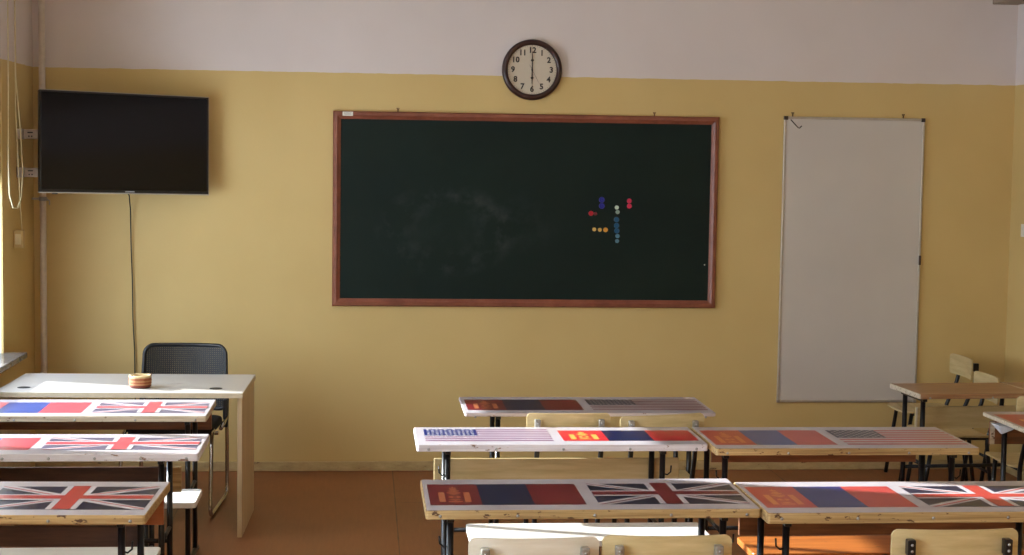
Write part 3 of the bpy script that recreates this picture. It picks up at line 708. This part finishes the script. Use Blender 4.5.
# ------------------------------------------------------------------ teacher desk
t = thing('teacher_desk', 'white teacher desk with birch side panels in front of the mesh chair', 'desk', (.772, -1.430, 0), R(-1.5))
LAM = simple('white_laminate', srgb(188, 181, 174), .3, 0, .02)
BIRCH = woody('birch_panel', srgb(190, 164, 124), srgb(202, 178, 140), srgb(212, 190, 154), (14, 14, 1), .5, 2)
a, b = .622, .355
MB().box(-a, a, -b, b, .724, .75).build('tabletop', LAM, t, .003)
EB = simple('beige_edging', srgb(196, 180, 152), .5)
e = MB().box(-a, a, -b-.0015, -b-.0002, .7245, .7495); e.box(a+.0002, a+.0015, -b, b, .7245, .7495); tag(e.build('edge_band', EB, t), 'beige edging')
for s_ in (-1, 1): MB().box(s_*(a-.016)-.0125, s_*(a-.016)+.0125, -b+.03, b-.03, 0, .724).build('side_panel', BIRCH, t, .002)
MB().box(-a+.03, a-.03, b-.05, b-.03, .66, .724).build('rear_rail', BIRCH, t, .002)
for xx, yy in ((-.505, -.19), (.470, -.19)):
    g = MB().lathe([(.0, .0012), (.024, .0014), (.028, .0022), (.032, .0016), (.033, 0)], 28, mat=Matrix.Translation((xx, yy, .7502))); g.build('cable_grommet', simple('grommet_black', srgb(26, 24, 24), .5), t)

# basket on the desk
t = thing('woven_basket', 'small round striped woven basket on the white teacher desk', 'basket', (.848, -1.60, .7515))
k = N('woven_stripes'); sz = k.n('SeparateXYZ'); k.l(k.n('TexCoord').outputs['Object'], sz.inputs[0])
c = k.ramp(sz.outputs[2], [(0, srgb(120, 52, 40)), (.012, srgb(134, 62, 46)), (.0145, srgb(196, 140, 90)), (.020, srgb(160, 84, 48)), (.03, srgb(196, 140, 88)), (.036, srgb(158, 86, 50)), (.047, srgb(206, 176, 130)), (.06, srgb(206, 180, 136))])
c.node.color_ramp.interpolation = 'CONSTANT'
wv = k.n('TexWave'); wv.inputs['Scale'].default_value = 90; k.l(k.coord(), wv.inputs['Vector'])
k.col(k.mix(k.ramp(wv.outputs[1], [(.2, (0, 0, 0, 1)), (.8, (.4, .4, .4, 1))]), c, srgb(110, 62, 36))); k.b.inputs['Roughness'].default_value = .8; k.bump(wv.outputs[1], .5, .002); WV = k.m
prof = [(0, 0), (.046, 0)]
for i in range(7): z = .004+i*.008; prof += [(.052+.004*math.sin(z/.06*3), z), (.0555+.004*math.sin(z/.06*3), z+.004)]
prof += [(.052, .058), (.047, .057), (.046, .01), (0, .008)]
MB().lathe(prof, 40).build('body', WV, t)
rim_pts = [(.053*math.cos(R(i*15)), .053*math.sin(R(i*15)), .060+.0015*math.sin(i*2.4)) for i in range(24)]
MB().tube(rim_pts, .005, 8, closed=True).build('rim', simple('straw', srgb(214, 190, 140), .8), t)
MB().tube([(.050, .0, .058), (.058, -.004, .070), (.050, -.008, .058)], .004, 8).build('loop_handle', simple('dark_straw', srgb(120, 84, 52), .8), t)

# ------------------------------------------------------------------ mesh chair
t = thing('mesh_chair', 'black mesh-backed office chair with chrome sled frame behind the teacher desk', 'chair', (.975, -.72, 0), R(-3.5))
k = N('black_mesh'); cc = k.coord((1, 1, 1)); sp = k.n('SeparateXYZ'); k.l(cc, sp.inputs[0])
def wave(inp):
    m_ = k.n('Math', operation='MULTIPLY'); k.l(inp, m_.inputs[0]); m_.inputs[1].default_value = 2*math.pi/.0115
    s_ = k.n('Math', operation='SINE'); k.l(m_.outputs[0], s_.inputs[0])
    g_ = k.n('Math', operation='GREATER_THAN'); k.l(s_.outputs[0], g_.inputs[0]); g_.inputs[1].default_value = .55; return g_.outputs[0]
mm = k.n('Math', operation='MULTIPLY'); k.l(wave(sp.outputs[0]), mm.inputs[0]); k.l(wave(sp.outputs[2]), mm.inputs[1])
sc_ = k.n('Math', operation='SUBTRACT'); sc_.inputs[0].default_value = 1; k.l(mm.outputs[0], sc_.inputs[1])
k.col(srgb(12, 10, 10)); k.b.inputs['Roughness'].default_value = .6; k.l(sc_.outputs[0], k.b.inputs['Alpha']); MESH = k.m
FAB = simple('black_plastic_frame', srgb(24, 22, 23), .45)
a = .243; zt, zb = .860, .50
def yb(x, z): return .0+.05*(1-(x/a)**2)+(z-.5)*.10      # the back bows away from the sitter (who faces -y)
outl = [(x, z) for x, z in rrect(-a, a, zb, zt, .05, 6)]
outl = [(x*(1-.06*(.0 if z < .6 else (z-.6)/.27)), z) for x, z in outl]
def dense(P, n=4):
    out = []
    for i in range(len(P)):
        p, q = P[i], P[(i+1) % len(P)]; m_ = max(1, int(math.hypot(q[0]-p[0], q[1]-p[1])/.03))
        for j in range(m_): out.append((p[0]+(q[0]-p[0])*j/m_, p[1]+(q[1]-p[1])*j/m_))
    return out
ol = dense(outl)
MB().tube([(x, yb(x, z), z) for x, z in ol], .011, 10, closed=True).build('back_frame', FAB, t)
ms = MB(); nx, nz = 20, 12
for layer in (0, .008):
    vs = []
    for j in range(nz+1):
        for i in range(nx+1):
            z = zb+.004+(zt-zb-.008)*j/nz; hw = a*(1-.06*(0 if z < .6 else (z-.6)/.27))-.004
            e_ = min(z-zb, zt-z); 
            if e_ < .05: hw -= .05-math.sqrt(max(0, .05**2-(.05-e_)**2))
            x = -hw+2*hw*i/nx; vs.append((x, yb(x, z)+layer-.004, z))
    ms.add(vs, [(j*(nx+1)+i, j*(nx+1)+i+1, (j+1)*(nx+1)+i+1, (j+1)*(nx+1)+i) for j in range(nz) for i in range(nx)], 0, True)
ms.build('mesh_back', MESH, t)
st = MB().prism(rrect(-.23, .23, -.50, -.03, .06, 6), .425, .475); st.build('seat', simple('black_seat_cloth', srgb(26, 24, 25), .9), t, .018, seg=3)
for s_ in (-1, 1):
    x = s_*.245
    MB().tube(arc_path([(x*.96, .02, .60), (x, .0, .40), (x, .0, .013), (x, -.62, .013), (x*.98, -.54, .44), (x*.96, -.44, .455)], .07, 6), .011, 12).build('side_tube', CHROME, t)
    MB().box(x*.97-.014, x*.97+.014, -.03, .03, .40, .56).build('back_bracket', FAB, t, .006)
    MB().tube([(x, -.01, .46), (x*.95, -.16, .415)], .011, 10).build('brace', CHROME, t)
MB().tube([(-.24, -.30, .415), (.24, -.30, .415)], .011, 10).build('cross_tube', CHROME, t)
